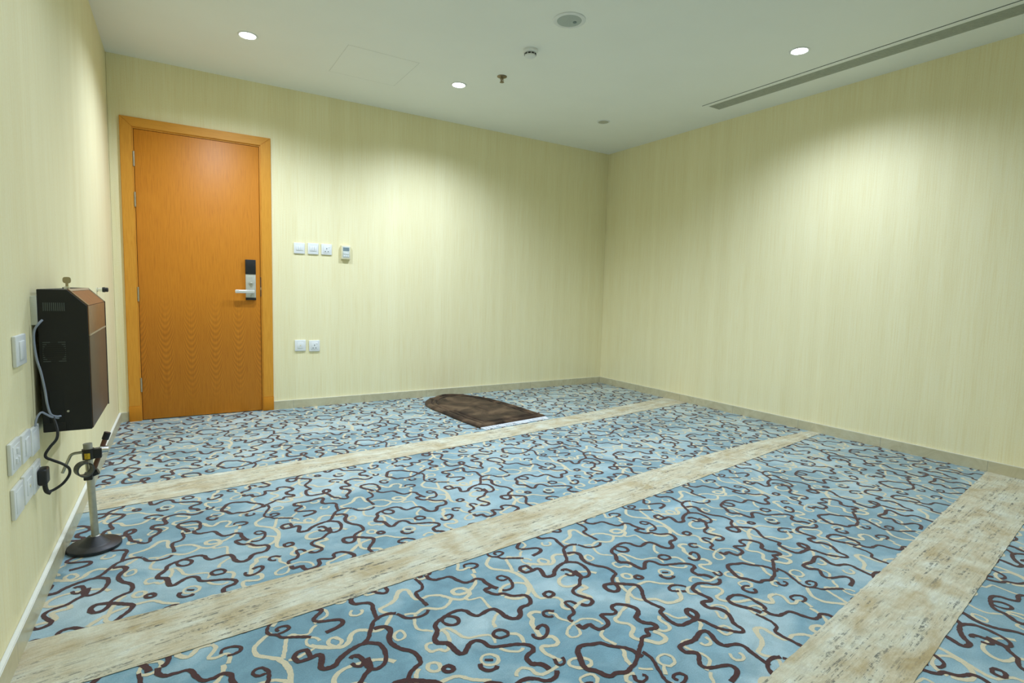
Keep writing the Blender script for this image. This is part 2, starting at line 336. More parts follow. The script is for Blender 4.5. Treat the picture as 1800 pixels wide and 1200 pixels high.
CREAM=[
(0,"0.027,0.356 0.054,0.363 0.068,0.345 0.063,0.309 0.063,0.274 0.089,0.264 0.116,0.265 0.151,0.25 0.173,0.223 0.19,0.189 0.211,0.17 0.236,0.165 0.265,0.179 0.276,0.2 0.267,0.229 0.242,0.244 0.217,0.236 0.216,0.213 0.24,0.197 0.276,0.2 0.31,0.216 0.341,0.243 0.36,0.283 0.362,0.309"),
(0,"0.183,0.191 0.163,0.172 0.128,0.159 0.098,0.17 0.075,0.193 0.047,0.197 0.021,0.187 -0.001,0.201 -0.027,0.208"),
(0,"1.055,0.365 1.029,0.362 0.993,0.318 0.949,0.301 0.918,0.295 0.915,0.279 0.933,0.244 0.935,0.23 0.909,0.205 0.878,0.177 0.847,0.179 0.815,0.209 0.789,0.219 0.762,0.206 0.748,0.182 0.721,0.165 0.689,0.179 0.648,0.211 0.622,0.242"),
(0,"0.015,0.183 -0.005,0.154 -0.019,0.122 -0.016,0.091 0.007,0.072 0.027,0.049"),
(0,"0.236,0.165 0.241,0.147 0.269,0.139 0.291,0.13 0.287,0.096 0.282,0.062 0.287,0.029"),
(0,"0.287,1.008 0.262,0.995 0.235,0.97 0.223,0.936"),
(0,"0.375,0.089 0.385,0.125 0.421,0.144 0.459,0.144 0.491,0.129 0.51,0.105 0.498,0.068 0.473,0.046 0.439,0.035 0.4,0.047 0.377,0.083"),
(0,"0.533,0.387 0.485,0.356 0.464,0.329 0.462,0.291 0.49,0.258 0.518,0.227 0.531,0.186 0.532,0.139 0.52,0.098 0.508,0.064 0.492,0.024 0.492,-0.012 0.522,-0.027 0.553,-0.05 0.551,-0.079 0.529,-0.102 0.527,-0.123 0.553,-0.142 0.592,-0.129 0.64,-0.128 0.666,-0.134 0.668,-0.108 0.656,-0.077 0.671,-0.066 0.708,-0.068 0.711,-0.054 0.693,-0.031 0.651,-0.018 0.632,0.005 0.643,0.036 0.673,0.054 0.723,0.055 0.77,0.044 0.816,0.017 0.838,-0.018"),
(0,"0.53,0.221 0.544,0.252 0.556,0.286 0.57,0.321 0.589,0.333 0.608,0.314 0.629,0.303 0.646,0.306 0.661,0.326 0.681,0.338"),
(0,"0.033,1.045 0.06,1.046 0.076,1.039 0.085,1.013 0.093,0.972 0.108,0.95 0.141,0.939 0.172,0.925 0.185,0.908 0.177,0.883 0.169,0.868"),
(0,"0.055,0.042 0.055,0.013 0.046,-0.018 0.036,-0.034"),
(0,"1.025,0.951 1.014,0.939 0.997,0.942 0.992,0.957 0.975,0.96 0.957,0.967 0.955,0.991 0.965,1.007 0.983,1.005 0.994,0.997"),
(0,"0.239,0.888 0.266,0.867 0.267,0.835 0.253,0.808"),
(0,"0.237,0.796 0.225,0.788 0.202,0.795 0.179,0.818 0.168,0.843"),
(0,"0.429,0.914 0.407,0.933 0.379,0.929 0.373,0.9 0.352,0.881 0.339,0.841 0.331,0.801 0.361,0.784 0.366,0.757 0.355,0.74 0.333,0.742 0.301,0.761 0.29,0.758 0.284,0.731 0.29,0.702 0.301,0.674 0.298,0.662"),
(0,"0.275,0.657 0.242,0.655 0.207,0.657 0.19,0.677 0.19,0.7 0.17,0.719 0.146,0.716 0.124,0.694"),
(0,"0.451,0.895 0.468,0.877 0.462,0.848 0.477,0.819 0.492,0.791 0.525,0.793 0.561,0.773 0.577,0.746 0.574,0.717"),
(0,"0.489,0.789 0.457,0.783 0.424,0.765 0.418,0.742 0.439,0.727 0.465,0.735 0.482,0.764 0.489,0.785"),
(1,"0.941,0.912 0.952,0.894 0.94,0.873 0.919,0.875 0.908,0.895 0.92,0.915"),
(1,"0.12,0.836 0.134,0.811 0.118,0.788 0.088,0.792 0.074,0.817 0.091,0.841"),
(1,"0.368,0.641 0.387,0.613 0.37,0.595 0.331,0.606 0.312,0.635 0.33,0.653"),
(1,"0.922,0.13 0.927,0.095 0.904,0.081 0.887,0.092 0.893,0.119"),
(1,"0.714,0.226 0.726,0.193 0.701,0.179 0.682,0.205 0.692,0.228"),
(0,"0.662,0.242 0.656,0.266 0.637,0.278 0.622,0.269 0.621,0.241 0.637,0.215 0.615,0.209 0.586,0.201 0.562,0.198 0.542,0.203"),
(0,"1.052,0.733 1.021,0.755 0.997,0.78 0.969,0.813 0.926,0.82 0.88,0.817 0.837,0.807 0.797,0.784 0.759,0.75"),
(0,"0.742,0.744 0.7,0.736 0.67,0.723 0.639,0.716 0.635,0.693 0.657,0.667 0.654,0.638 0.619,0.622 0.608,0.606 0.618,0.583 0.641,0.56 0.661,0.53 0.691,0.525 0.709,0.535 0.71,0.56 0.701,0.585"),
(0,"0.725,0.584 0.733,0.562 0.764,0.556 0.78,0.575 0.781,0.602 0.788,0.622 0.804,0.628"),
(0,"0.833,0.63 0.84,0.612 0.847,0.58 0.891,0.559"),
(0,"0.884,0.915 0.859,0.888 0.836,0.837 0.829,0.8 0.819,0.768 0.833,0.739 0.884,0.709 0.899,0.669 0.934,0.65 0.977,0.649 1.009,0.678 1.032,0.704"),
(0,"0.551,0.697 0.524,0.686 0.515,0.662 0.522,0.631 0.529,0.605"),
(0,"0.526,0.591 0.52,0.573 0.5,0.555 0.486,0.524 0.49,0.507"),
(0,"0.494,0.491 0.512,0.472 0.533,0.458"),
(0,"0.101,0.673 0.071,0.678 0.043,0.657 0.054,0.637 0.086,0.627 0.098,0.654"),
(0,"0.133,0.656 0.16,0.627 0.189,0.607 0.179,0.579 0.148,0.572 0.119,0.572 0.108,0.549 0.132,0.518 0.164,0.495 0.209,0.48 0.24,0.462 0.249,0.433 0.269,0.412 0.285,0.417 0.301,0.437 0.32,0.444 0.345,0.436"),
(0,"0.347,0.437 0.357,0.413 0.341,0.387 0.327,0.367 0.348,0.354 0.378,0.358 0.388,0.34 0.382,0.315 0.373,0.294"),
(0,"0.029,0.541 0.054,0.543 0.078,0.517 0.068,0.491 0.034,0.478 0.002,0.469 -0.006,0.486 0.013,0.509 0.021,0.523"),
(0,"0.928,0.454 0.955,0.447 0.962,0.428 0.945,0.409 0.916,0.411 0.909,0.43 0.916,0.452"),
(0,"0.905,0.527 0.893,0.504 0.864,0.492 0.841,0.472"),
(0,"0.836,0.451 0.828,0.425 0.808,0.418 0.789,0.429 0.79,0.444"),
(0,"0.788,0.463 0.756,0.482 0.731,0.481 0.722,0.458 0.728,0.43 0.74,0.401 0.736,0.376 0.717,0.362 0.676,0.35"),
(0,"0.823,0.35 0.808,0.329 0.815,0.312 0.84,0.305 0.855,0.321 0.856,0.335"),
(1,"0.338,0.565 0.343,0.539 0.318,0.524 0.286,0.54 0.296,0.572"),
(1,"0.195,0.439 0.194,0.408 0.172,0.391 0.142,0.399 0.137,0.429 0.159,0.452"),
(0,"0.463,0.482 0.439,0.493 0.415,0.479 0.42,0.454"),
(0,"0.577,0.448 0.577,0.471 0.597,0.485 0.626,0.482 0.638,0.459 0.623,0.437 0.591,0.434 0.577,0.448 0.538,0.412"),
]
# ------------------------------------------------------------------ lamps that light the room
def lx(y): return LA * y                     # left wall surface
def rx(y): return W - RA * y                 # right wall surface
def spot(x, y, k):
    ld = bpy.data.lights.new('downlight_beam', 'SPOT'); ld.energy = LIGHT_W * k; ld.color = LIGHT_COL
    ld.spot_size = math.radians(150); ld.spot_blend = 0.9; ld.shadow_soft_size = 0.035
    o = bpy.data.objects.new('downlight_beam', ld); COL.objects.link(o); o.location = (x, y, H - 0.018); return o
for x, y, k in LIT: spot(x, y, k)

# ------------------------------------------------------------------ shell
YF = -5.6
o = link('wall_left', prism(NB(), [(lx(0), 0.12), (lx(YF), YF - 0.1), (lx(YF) - 0.12, YF - 0.1), (-0.12, 0.12)], 0, H), M['paper_y']); tag(o, kind='structure')
o = link('wall_right', prism(NB(), [(W, 0.12), (rx(YF), YF - 0.1), (rx(YF) + 0.12, YF - 0.1), (W + 0.12, 0.12)], 0, H), M['paper_y']); tag(o, kind='structure')
bm = NB(); box(bm, 0, 0.085, 0, 0.12, 0, H); box(bm, 1.02, W, 0, 0.12, 0, H); box(bm, 0.085, 1.02, 0, 0.12, 2.165, H)
tag(link('wall_back', bm, M['paper_x']), kind='structure')
tag(link('wall_front', box(NB(), lx(YF), rx(YF), YF - 0.1, YF, 0, H), M['paper_x']), kind='structure')
bm = NB(); prism(bm, [(-0.2, 0.12), (-0.25, YF - 0.1), (W + 0.2, YF - 0.1), (W + 0.2, 0.12)], H, H + 0.1)
tag(link('ceiling', bm, M['ceiling']), kind='structure')
bt = 0.013; bh = 0.0705
def base_prof(bm, pts): return prism(bm, pts, 0, bh)
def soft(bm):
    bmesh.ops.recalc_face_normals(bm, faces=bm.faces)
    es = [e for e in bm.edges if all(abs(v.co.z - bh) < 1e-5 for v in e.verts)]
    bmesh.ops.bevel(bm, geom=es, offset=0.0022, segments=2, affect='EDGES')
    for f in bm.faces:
        if f.normal.z > 0.6: f.material_index = 1     # white sealant; whole top face painted bright as a lit-edge highlight
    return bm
tag(link('baseboard_left', soft(prism(NB(), [(lx(0), 0), (lx(YF), YF), (lx(YF) + 0.015, YF), (0.015, 0)], 0, bh)), [M['marble_y'], M['caulk_lit_edge']]), kind='structure')
tag(link('baseboard_right', soft(prism(NB(), [(W, 0), (rx(YF), YF), (rx(YF) - bt, YF), (W - bt, 0)], 0, bh)), [M['marble_y'], M['caulk_lit_edge']]), kind='structure')
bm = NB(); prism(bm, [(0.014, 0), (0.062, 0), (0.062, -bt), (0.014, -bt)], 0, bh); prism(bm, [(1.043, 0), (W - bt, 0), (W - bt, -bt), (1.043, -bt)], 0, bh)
tag(link('baseboard_back', soft(bm), [M['marble_x'], M['caulk_lit_edge']]), kind='structure')

# ------------------------------------------------------------------ carpet: pile with an inlaid vine pattern, three cream bands
LAT_A = (0.80737, 0.10213); LAT_B = (-0.07554, 0.84114)
ORI = {'A': (1.04663, -1.01240), 'B': (1.09621, -2.55351), 'C': (0.98746, -3.45423), 'D': (1.8577, -4.3936)}
BANDS = [([-0.00126, 0.02751, 0.02388, -1.57276], [-0.00165, 0.01873, 0.07573, -1.87166]),
         ([-0.00884, 0.05617, 0.01431, -2.89412], [-0.00252, 0.02805, 0.05374, -3.17569]),
         ([0.15171, -4.29384], [0.14158, -4.53391])]
def poly(c, x):
    r = 0.0
    for k in c: r = r * x + k
    return r
def top(i, x): return poly(BANDS[i][0], x)
def bot(i, x): return poly(BANDS[i][1], x)
def region(x, y):
    if y > top(0, x) - 0.012: return 'A'
    if bot(0, x) + 0.012 > y > top(1, x) - 0.012: return 'B'
    if bot(1, x) + 0.012 > y > top(2, x) - 0.012: return 'C'
    if y < bot(2, x) + 0.012: return 'D'
def parse(L): return [(cl, [tuple(map(float, q.split(','))) for q in s.split()]) for cl, s in L]
floor_bm = NB()
prism(floor_bm, [(-0.2, 0.12), (-0.2, YF - 0.1), (W + 0.2, YF - 0.1), (W + 0.2, 0.12)], -0.1, 0.0, 0)
def ribbons(bm, curves, width, z, mi):
    rng = random.Random(11)
    for ci, (cl, uv) in enumerate(curves):
        zc = z + ci * 1.2e-5
        base = [(u * LAT_A[0] + v * LAT_B[0], u * LAT_A[1] + v * LAT_B[1], 0) for u, v in uv]
        P = smooth_pts(base, 7, bool(cl)); n = len(P)
        # even spacing ~6 mm so that the tufted, slightly saw-toothed edge reads
        Q = [P[0]]
        seq = P + ([P[0]] if cl else [])
        acc = 0.0
        for a, b in zip(seq, seq[1:]):
            d = (b - a).length; t = 0.0
            while acc + d - t >= 0.008:
                t += 0.008 - acc; acc = 0.0
                Q.append(a.lerp(b, min(1, t / max(d, 1e-9))))
            acc += d - t
        n = len(Q)
        if n < 3: continue
        ph = rng.uniform(0, 6.28); L = []; R = []
        for i in range(n):
            if cl: d = Q[(i + 1) % n] - Q[i - 1]
            else: d = Q[min(i + 1, n - 1)] - Q[max(i - 1, 0)]
            d = d.normalized() if d.length > 1e-9 else Vector((1, 0, 0)); nn = Vector((-d.y, d.x, 0))
            # yarn lines read thicker where they run across the weave
            ang = abs(d.y)
            wv = width * (0.76 if n < 36 else 1.0) * (0.90 + 0.13 * math.sin(ph + i * 0.11) + 0.13 * ang)
            jl = rng.uniform(-0.0014, 0.0014); jr = rng.uniform(-0.0014, 0.0014)
            L.append(Q[i] + nn * (wv / 2 + jl)); R.append(Q[i] - nn * (wv / 2 + jr))
        mx = sum(q.x for q in Q) / n; my = sum(q.y for q in Q) / n
        for reg, (ox, oy) in ORI.items():
            for ia in range(-7, 8):
                for ib in range(-5, 6):
                    tx = ox + ia * LAT_A[0] + ib * LAT_B[0]; ty = oy + ia * LAT_A[1] + ib * LAT_B[1]
                    if not (-0.6 < mx + tx < W + 0.6 and -5.9 < my + ty < 0.6): continue
                    prev = None; first = None
                    for i in range(n):
                        x = Q[i].x + tx; y = Q[i].y + ty
                        ok = lx(y) - 0.005 < x < rx(y) + 0.005 and -5.55 < y < 0.004 and region(x, y) == reg
                        if not ok: prev = None; continue
                        cur = (bm.verts.new((L[i].x + tx, L[i].y + ty, zc + i * 1.2e-6)), bm.verts.new((R[i].x + tx, R[i].y + ty, zc + i * 1.2e-6)))
                        if i == 0: first = cur
                        if prev: bm.faces.new((prev[0], prev[1], cur[1], cur[0])).material_index = mi
                        prev = cur
                        if i == n - 1 and cl and first: bm.faces.new((cur[0], cur[1], first[1], first[0])).material_index = mi
ribbons(floor_bm, parse(CREAM), 0.0140, 0.0004, 2)
ribbons(floor_bm, parse(BROWN), 0.0150, 0.0012, 1)
bmesh.ops.delete(floor_bm, geom=[v for v in floor_bm.verts if not v.link_faces], context='VERTS')
for f in floor_bm.faces:
    if f.material_index and f.normal.z < 0: f.normal_flip()
me = bpy.data.meshes.new('floor'); floor_bm.to_mesh(me); floor_bm.free()
for k_ in ('carpet', 'brown_thread', 'cream_thread'): me.materials.append(M[k_])
floor = bpy.data.objects.new('floor', me); COL.objects.link(floor); tag(floor, kind='structure')
for i in range(3):
    bm = NB(); prevs = None; rng = random.Random(i); N = 180
    for j in range(N + 1):
        x = -0.07 + (W + 0.14) * j / N
        c = (bm.verts.new((x, top(i, x) + rng.uniform(-0.0015, 0.0015), 0.0024)), bm.verts.new((x, bot(i, x) + rng.uniform(-0.0015, 0.0015), 0.0024)))
        if prevs: bm.faces.new((prevs[0], prevs[1], c[1], c[0]))
        prevs = c
    o = link('carpet_band', bm, band_mat('cream carpet band %d' % i, 0.128, 3.1 * i + 1.3), floor)
    o['label'] = 'beige worn carpet band'

# ------------------------------------------------------------------ door
door = empty('door_1', (0.55, 0.0, 0.0)); tag(door, kind='structure')
dx = -0.55
def dpart(name, bm, m, parent=None, label=None):
    o = link(name, bm, m, parent or door)
    if label: o['label'] = label
    return sm30(o)
leaf = dpart('door_leaf', box(NB(), 0.1455 + dx, 0.9585 + dx, -0.006, 0.038, 0.006, 2.108, 0.0015), M['door'])
def jamb(bm, x0, x1, z1, mitre_in):  # upright with a small stepped inner edge
    return box(bm, x0, x1, -0.020, 0.10, 0.0, z1, 0.003)
# casing pieces, mitred at the corners
def casing(pts, m, name):
    bm = NB(); prism_y(bm, pts, -0.020, 0.0)
    bmesh.ops.recalc_face_normals(bm, faces=bm.faces)
    bmesh.ops.bevel(bm, geom=[e for e in bm.edges if all(abs(v.co.y + 0.020) < 1e-5 for v in e.verts)], offset=0.0025, segments=2, affect='EDGES')
    return dpart(name, bm, m)
xo0, xi0, xi1, xo1, zo, zi = 0.064 + dx, 0.135 + dx, 0.9695 + dx, 1.045 + dx, 2.186, 2.121
casing([(xo0, 0.112), (xi0, 0.112), (xi0, zi), (xo0, zo)], M['jamb'], 'door_casing')
casing([(xi1, 0.112), (xo1, 0.112), (xo1, zo), (xi1, zi)], M['jamb'], 'door_casing')
casing([(xi0, zi), (xi1, zi), (xo1, zo), (xo0, zo)], M['jamb_h'], 'door_casing')
bm = NB(); box(bm, 0.086 + dx, 0.1425 + dx, -0.0085, 0.11, 0.0, 2.163); box(bm, 0.9615 + dx, 1.019 + dx, -0.0085, 0.11, 0.0, 2.163); box(bm, 0.1425 + dx, 0.9615 + dx, -0.0085, 0.11, 2.1115, 2.163)
dpart('door_jamb', bm, M['jamb'])
for a, b_ in ((0.062, 0.1365), (0.968, 1.0465)):
    bm = NB(); box(bm, a + dx, b_ + dx, -0.024, -0.001, 0.0, 0.112, 0.002); dpart('plinth_block', bm, M['plinth'], label='darker orange block at foot of door casing')
for zc in (1.90, 1.615, 0.937, 0.268):
    bm = NB(); rod(bm, (0.1425 + dx, -0.0115, zc - 0.052), (0.1425 + dx, -0.0115, zc + 0.052), 0.0058, 14)
    for k_ in range(1, 5):
        zz = zc - 0.052 + k_ * 0.0208; rod(bm, (0.1425 + dx, -0.0115, zz - 0.0008), (0.1425 + dx, -0.0115, zz + 0.0008), 0.0063, 14)
    box(bm, 0.130 + dx, 0.1425 + dx, -0.0095, -0.004, zc - 0.05, zc + 0.05)
    dpart('hinge', bm, M['steel'], label='silver hinge')
lock = dpart('lock_plate', box(NB(), 0.850 + dx, 0.923 + dx, -0.024, -0.006, 0.925, 1.112, 0.002), M['satin'], label='silver lock plate')
dpart('card_reader', box(NB(), 0.849 + dx, 0.924 + dx, -0.028, -0.006, 1.110, 1.225, 0.003), M['black'], lock, 'black card reader')
dpart('end_cap', box(NB(), 0.849 + dx, 0.924 + dx, -0.026, -0.006, 0.906, 0.9255, 0.002), M['black'], lock, 'black end cap')
bm = NB(); rod(bm, (0.888 + dx, -0.024, 1.042), (0.888 + dx, -0.030, 1.042), 0.016, 24); box(bm, 0.878 + dx, 0.898 + dx, -0.042, -0.030, 1.037, 1.047, 0.003)
dpart('thumb_turn', bm, M['satin'], lock)
bm = NB(); rod(bm, (0.896 + dx, -0.020, 0.972), (0.896 + dx, -0.055, 0.972), 0.011, 20); box(bm, 0.770 + dx, 0.911 + dx, -0.064, -0.048, 0.959, 0.986, 0.006, 3)
dpart('lever_handle', bm, M['bright_lever'], lock, 'shiny silver lever')
rod_bm = NB(); rod(rod_bm, (0.886 + dx, -0.024, 0.940), (0.886 + dx, -0.0265, 0.940), 0.005, 12); dpart('lock_screw', rod_bm, M['steel'], lock)
bm = NB(); box(bm, 0.9575 + dx, 0.9635 + dx, -0.0095, 0.0, 0.935, 1.09)
sp = dpart('strike_plate', bm, M['slot'], label='dark latch slot'); 
dpart('latch_bolt', box(NB(), 0.9575 + dx, 0.9638 + dx, -0.0115, -0.002, 0.988, 1.008, 0.001), M['steel'], sp)

# ------------------------------------------------------------------ wall plates
BACK = -math.pi / 2
def plate(name, label, cat, group, loc, rot, wd, ht, kind, dep=0.010):
    o = sm30(link(name, box(NB(), 0, dep, -wd / 2, wd / 2, -ht / 2, ht / 2, 0.0028, 3), M['white'], loc=loc, rot=(0, 0, rot)))
    tag(o, label, cat, group)
    def part(n, bm, m, lab=None):
        p = sm30(link(n, bm, m, o))
        if lab: p['label'] = lab
        return p
    if kind == 'rocker':
        part('rocker', box(NB(), dep - 0.002, dep + 0.0035, -wd * 0.24, wd * 0.24, -ht * 0.30, ht * 0.30, 0.002), M['white'])
    elif kind == 'multi':
        for k_ in range(3):
            c = (k_ - 1) * wd * 0.21
            part('rocker', box(NB(), dep - 0.002, dep + 0.003, c - wd * 0.10, c + wd * 0.10, -ht * 0.21, ht * 0.21, 0.0015), M['white'])
    elif kind == 'socket':
        f = part('socket_face', box(NB(), dep - 0.002, dep + 0.002, -wd * 0.32, wd * 0.32, -ht * 0.34, ht * 0.34, 0.0012), M['white'])
        for yy, zz, a, b in ((0.0, 0.006, 0.0026, 0.0052), (-0.0115, -0.0175, 0.004, 0.0028), (0.0115, -0.0175, 0.004, 0.0028)):
            p = link('pin_slot', box(NB(), dep + 0.001, dep + 0.0024, yy - a, yy + a, zz - b, zz + b), M['slot'], f); p['label'] = 'dark pin slot'
        part('socket_switch', box(NB(), dep, dep + 0.004, wd * 0.16, wd * 0.29, ht * 0.16, ht * 0.26, 0.001), M['white'])
    elif kind == 'port':
        f = part('insert', box(NB(), dep - 0.002, dep + 0.002, -wd * 0.27, wd * 0.27, -ht * 0.27, ht * 0.27, 0.0015), M['white'])
        p = NB(); rod(p, (dep + 0.001, 0, 0), (dep + 0.0035, 0, 0), 0.0048, 16); q = link('port_hole', p, M['off_white'], f)
    elif kind == 'shield':
        f = part('socket_face', box(NB(), dep - 0.002, dep + 0.002, -wd * 0.36, wd * 0.36, -ht * 0.36, ht * 0.36, 0.0015), M['white'])
        for yy, zz in ((0.0, 0.014), (-0.012, -0.012), (0.012, -0.012)):
            p = link('pin_cover', box(NB(), dep, dep + 0.006, yy - 0.007, yy + 0.007, zz - 0.008, zz + 0.008, 0.002), M['white'], f)
    elif kind == 'blank':
        part('blank_insert', box(NB(), dep - 0.002, dep + 0.0015, -wd * 0.36, wd * 0.36, -ht * 0.36, ht * 0.36, 0.0015), M['white'])
    return o
gb = 'white plates on the wall beside the door'
plate('light_switch', 'white switch plate closest to the door frame in the upper row', 'light switch', gb, (1.258, 0, 1.340), BACK, 0.086, 0.089, 'multi')
o = plate('light_switch', 'white switch plate in the middle of the upper row beside the door', 'light switch', gb, (1.368, 0, 1.342), BACK, 0.086, 0.092, 'multi')
plate('wall_socket', 'white three pin socket in upper row beside cream wall controller', 'socket', gb, (1.478, 0, 1.343), BACK, 0.086, 0.090, 'socket')
plate('outlet_plate', 'white plate with small round port, low on wall near door', 'outlet', gb, (1.260, 0, 0.529), BACK, 0.088, 0.094, 'port')
plate('wall_socket', 'white three pin socket low on back wall above the skirting', 'socket', gb, (1.374, 0, 0.523), BACK, 0.088, 0.094, 'socket')
gl = 'white plates on the left wall by the black box'
ly = lambda y, z: (lx(y), y, z)
plate('light_switch', 'large white rocker switch alone on left wall beside black box', 'light switch', gl, ly(-2.762, 0.818), -LA, 0.118, 0.088, 'rocker')
plate('wall_socket', 'white socket with pin covers, upper row on left wall, farthest from black box', 'socket', gl, ly(-2.880, 0.538), -LA, 0.100, 0.086, 'shield')
plate('outlet_plate', 'white plate in the middle of the upper row of three on left wall', 'outlet', gl, ly(-2.756, 0.533), -LA, 0.100, 0.084, 'rocker')
plate('outlet_plate', 'white plate of the upper row nearest under the black box', 'outlet', gl, ly(-2.642, 0.524), -LA, 0.100, 0.084, 'blank')
plate('outlet_plate', 'plain white plate at the near end of the lower row on left wall', 'outlet', gl, ly(-2.870, 0.410), -LA, 0.100, 0.086, 'blank')
plate('outlet_plate', 'white plate with small port in the middle of the lower row on left wall', 'outlet', gl, ly(-2.756, 0.412), -LA, 0.100, 0.086, 'port')
plate('wall_socket', 'white socket on left wall holding the black power plug', 'socket', gl, ly(-2.645, 0.408), -LA, 0.100, 0.090, 'socket')
# air conditioning controller
ac = sm30(link('thermostat', box(NB(), 0.0, 0.026, -0.040, 0.040, -0.059, 0.059, 0.004, 3), M['off_white'], loc=(1.637, 0, 1.327), rot=(0, 0, BACK)))
tag(ac, 'cream wall controller with grey display, right of the upper socket', 'thermostat')
f = sm30(link('front_panel', box(NB(), 0.024, 0.028, -0.029, 0.029, -0.046, 0.050, 0.001), M['button'], ac))
d_ = link('display', box(NB(), 0.027, 0.0288, -0.026, 0.026, 0.012, 0.042), M['lcd'], ac); d_['label'] = 'grey display'
for k_ in range(3):
    sm30(link('button', box(NB(), 0.027, 0.030, -0.022 + k_ * 0.017, -0.011 + k_ * 0.017, -0.036, -0.026, 0.001), M['white'], ac))
sm30(link('button', box(NB(), 0.027, 0.030, -0.022, 0.022, -0.012, -0.003, 0.001), M['white'], ac))

# ------------------------------------------------------------------ black wall box
BX = empty('wall_control_box', (lx(-2.347), -2.347, 0.528), (0, 0, -LA))
tag(BX, 'black metal box with copper brown front hanging on left wall', 'control box')
D0, D1, DT, ZS, ZT, HY = 0.016, 0.147, 0.096, 0.414, 0.464, 0.226
ZM = 0.317
body = NB(); prism_y(body, [(D0, 0), (D1 - 0.004, 0), (D1 - 0.004, ZS - 0.002), (DT - 0.004, ZT), (D0, ZT)], -HY, HY)
bmesh.ops.recalc_face_normals(body, faces=body.faces)
bmesh.ops.bevel(body, geom=list(body.edges), offset=0.0015, segments=1, affect='EDGES')
bd = link('housing', body, M['black_metal'], BX)
sm30(link('wall_bracket', box(NB(), 0.0, D0, -HY - 0.003, HY - 0.02, 0.350, ZT - 0.022, 0.001), M['alu'], BX))
sm30(link('lower_front', box(NB(), D1 - 0.005, D1 - 0.001, -HY + 0.004, HY - 0.004, 0.003, ZM - 0.003, 0.001), M['front_low'], BX))['label'] = 'dark brown lower front panel'
sm30(link('upper_front', box(NB(), D1 - 0.005, D1 - 0.001, -HY + 0.004, HY - 0.004, ZM, ZS - 0.002, 0.001), M['front_high'], BX))['label'] = 'copper brown upper front panel'
sl = NB(); nx, nz = (ZT - ZS), (D1 - DT); ll = math.hypot(nx, nz); ex, ez = nx / ll * 0.003, nz / ll * 0.003
prism_y(sl, [(D1 - 0.004, ZS - 0.002), (DT - 0.004, ZT), (DT - 0.004 + ex, ZT + ez), (D1 - 0.004 + ex, ZS - 0.002 + ez)], -HY + 0.004, HY - 0.004)
slo = link('sloped_front', sl, M['front_high'], BX); slo['label'] = 'copper brown sloping panel'
tr = NB()
box(tr, D1 - 0.003, D1 + 0.0005, -HY + 0.004, HY - 0.004, ZM - 0.004, ZM + 0.001)
for yy in (-HY + 0.004, HY - 0.013):
    prism_y(tr, [(D1 - 0.003, ZS - 0.001), (DT - 0.003, ZT + 0.001), (DT - 0.003 + ex, ZT + 0.001 + ez), (D1 - 0.003 + ex, ZS - 0.001 + ez)], yy, yy + 0.009)
prism_y(tr, [(DT + 0.004, ZT - 0.006), (DT - 0.003, ZT + 0.001), (DT - 0.003 + ex, ZT + 0.001 + ez), (DT + 0.004 + ex, ZT - 0.006 + ez)], -HY + 0.006, HY - 0.006)
link('edge_trim', tr, M['edge_trim'], BX)['label'] = 'beige edge trim'
ft = NB(); prism_y(ft, [(D1 - 0.006, 0.0), (D1 + 0.001, 0.0), (D1 + 0.001, ZS), (DT, ZT + 0.003), (D0, ZT + 0.003), (D0, ZT - 0.001), (DT - 0.004, ZT - 0.001), (D1 - 0.006, ZS - 0.004)], HY - 0.003, HY + 0.002)
link('far_edge_strip', ft, M['black_metal'], BX)
# louvre slots, fan grille, cable bay on the near side
gv = plain('worn grey louvre', (0.070, 0.085, 0.080), 0.5)
lv = NB()
for k_ in range(11):
    x_ = 0.030 + k_ * 0.0052
    box(lv, x_, x_ + 0.0030, -HY - 0.0016, -HY, 0.395, 0.422)
link('louvre_vent', lv, gv, BX)['label'] = 'grey louvre slots'
fan = NB()
cx_, cz_, hw, hh = 0.054, 0.263, 0.029, 0.033
for k_ in range(10):
    zz = cz_ - hh + 0.0022 + k_ * (2 * hh - 0.0044) / 9
    q_ = (zz - cz_) / hh
    r_ = math.sqrt(max(0.0, 1 - q_ * q_)) * hw * 0.96
    for s_ in (-1, 1):
        a_, b_ = sorted((cx_ + s_ * r_, cx_ + s_ * hw))
        if b_ - a_ > 0.001: box(fan, a_, b_, -HY - 0.0014, -HY, zz - 0.0013, zz + 0.0013)
    if r_ > 0.004: box(fan, cx_ - r_ * 0.97, cx_ + r_ * 0.97, -HY - 0.0008, -HY, zz - 0.0006, zz + 0.0006, mi=1)
link('fan_grille', fan, [gv, M['rubber']], BX)['label'] = 'grey square grille round a fan'
bay = NB(); box(bay, 0.036, 0.072, -HY - 0.0008, -HY, 0.024, 0.135)
link('cable_bay', bay, M['dark_void'], BX)
fl = NB(); box(fl, 0.018, 0.074, -HY - 0.003, -HY, 0.004, 0.030, 0.001); box(fl, 0.018, 0.034, -HY - 0.003, -HY, 0.030, 0.135, 0.001)
link('bay_cover', fl, M['black_metal'], BX)
sc_ = NB(); rod(sc_, (0.082, -HY, 0.066), (0.082, -HY - 0.0025, 0.066), 0.0035, 12); link('screw', sc_, M['steel'], BX)
kl = NB(); rod(kl, (0.070, -0.06, ZT), (0.070, -0.06, ZT + 0.009), 0.0085, 20); sm30(link('lock_barrel', kl, M['chrome'], BX))['label'] = 'chrome lock barrel'
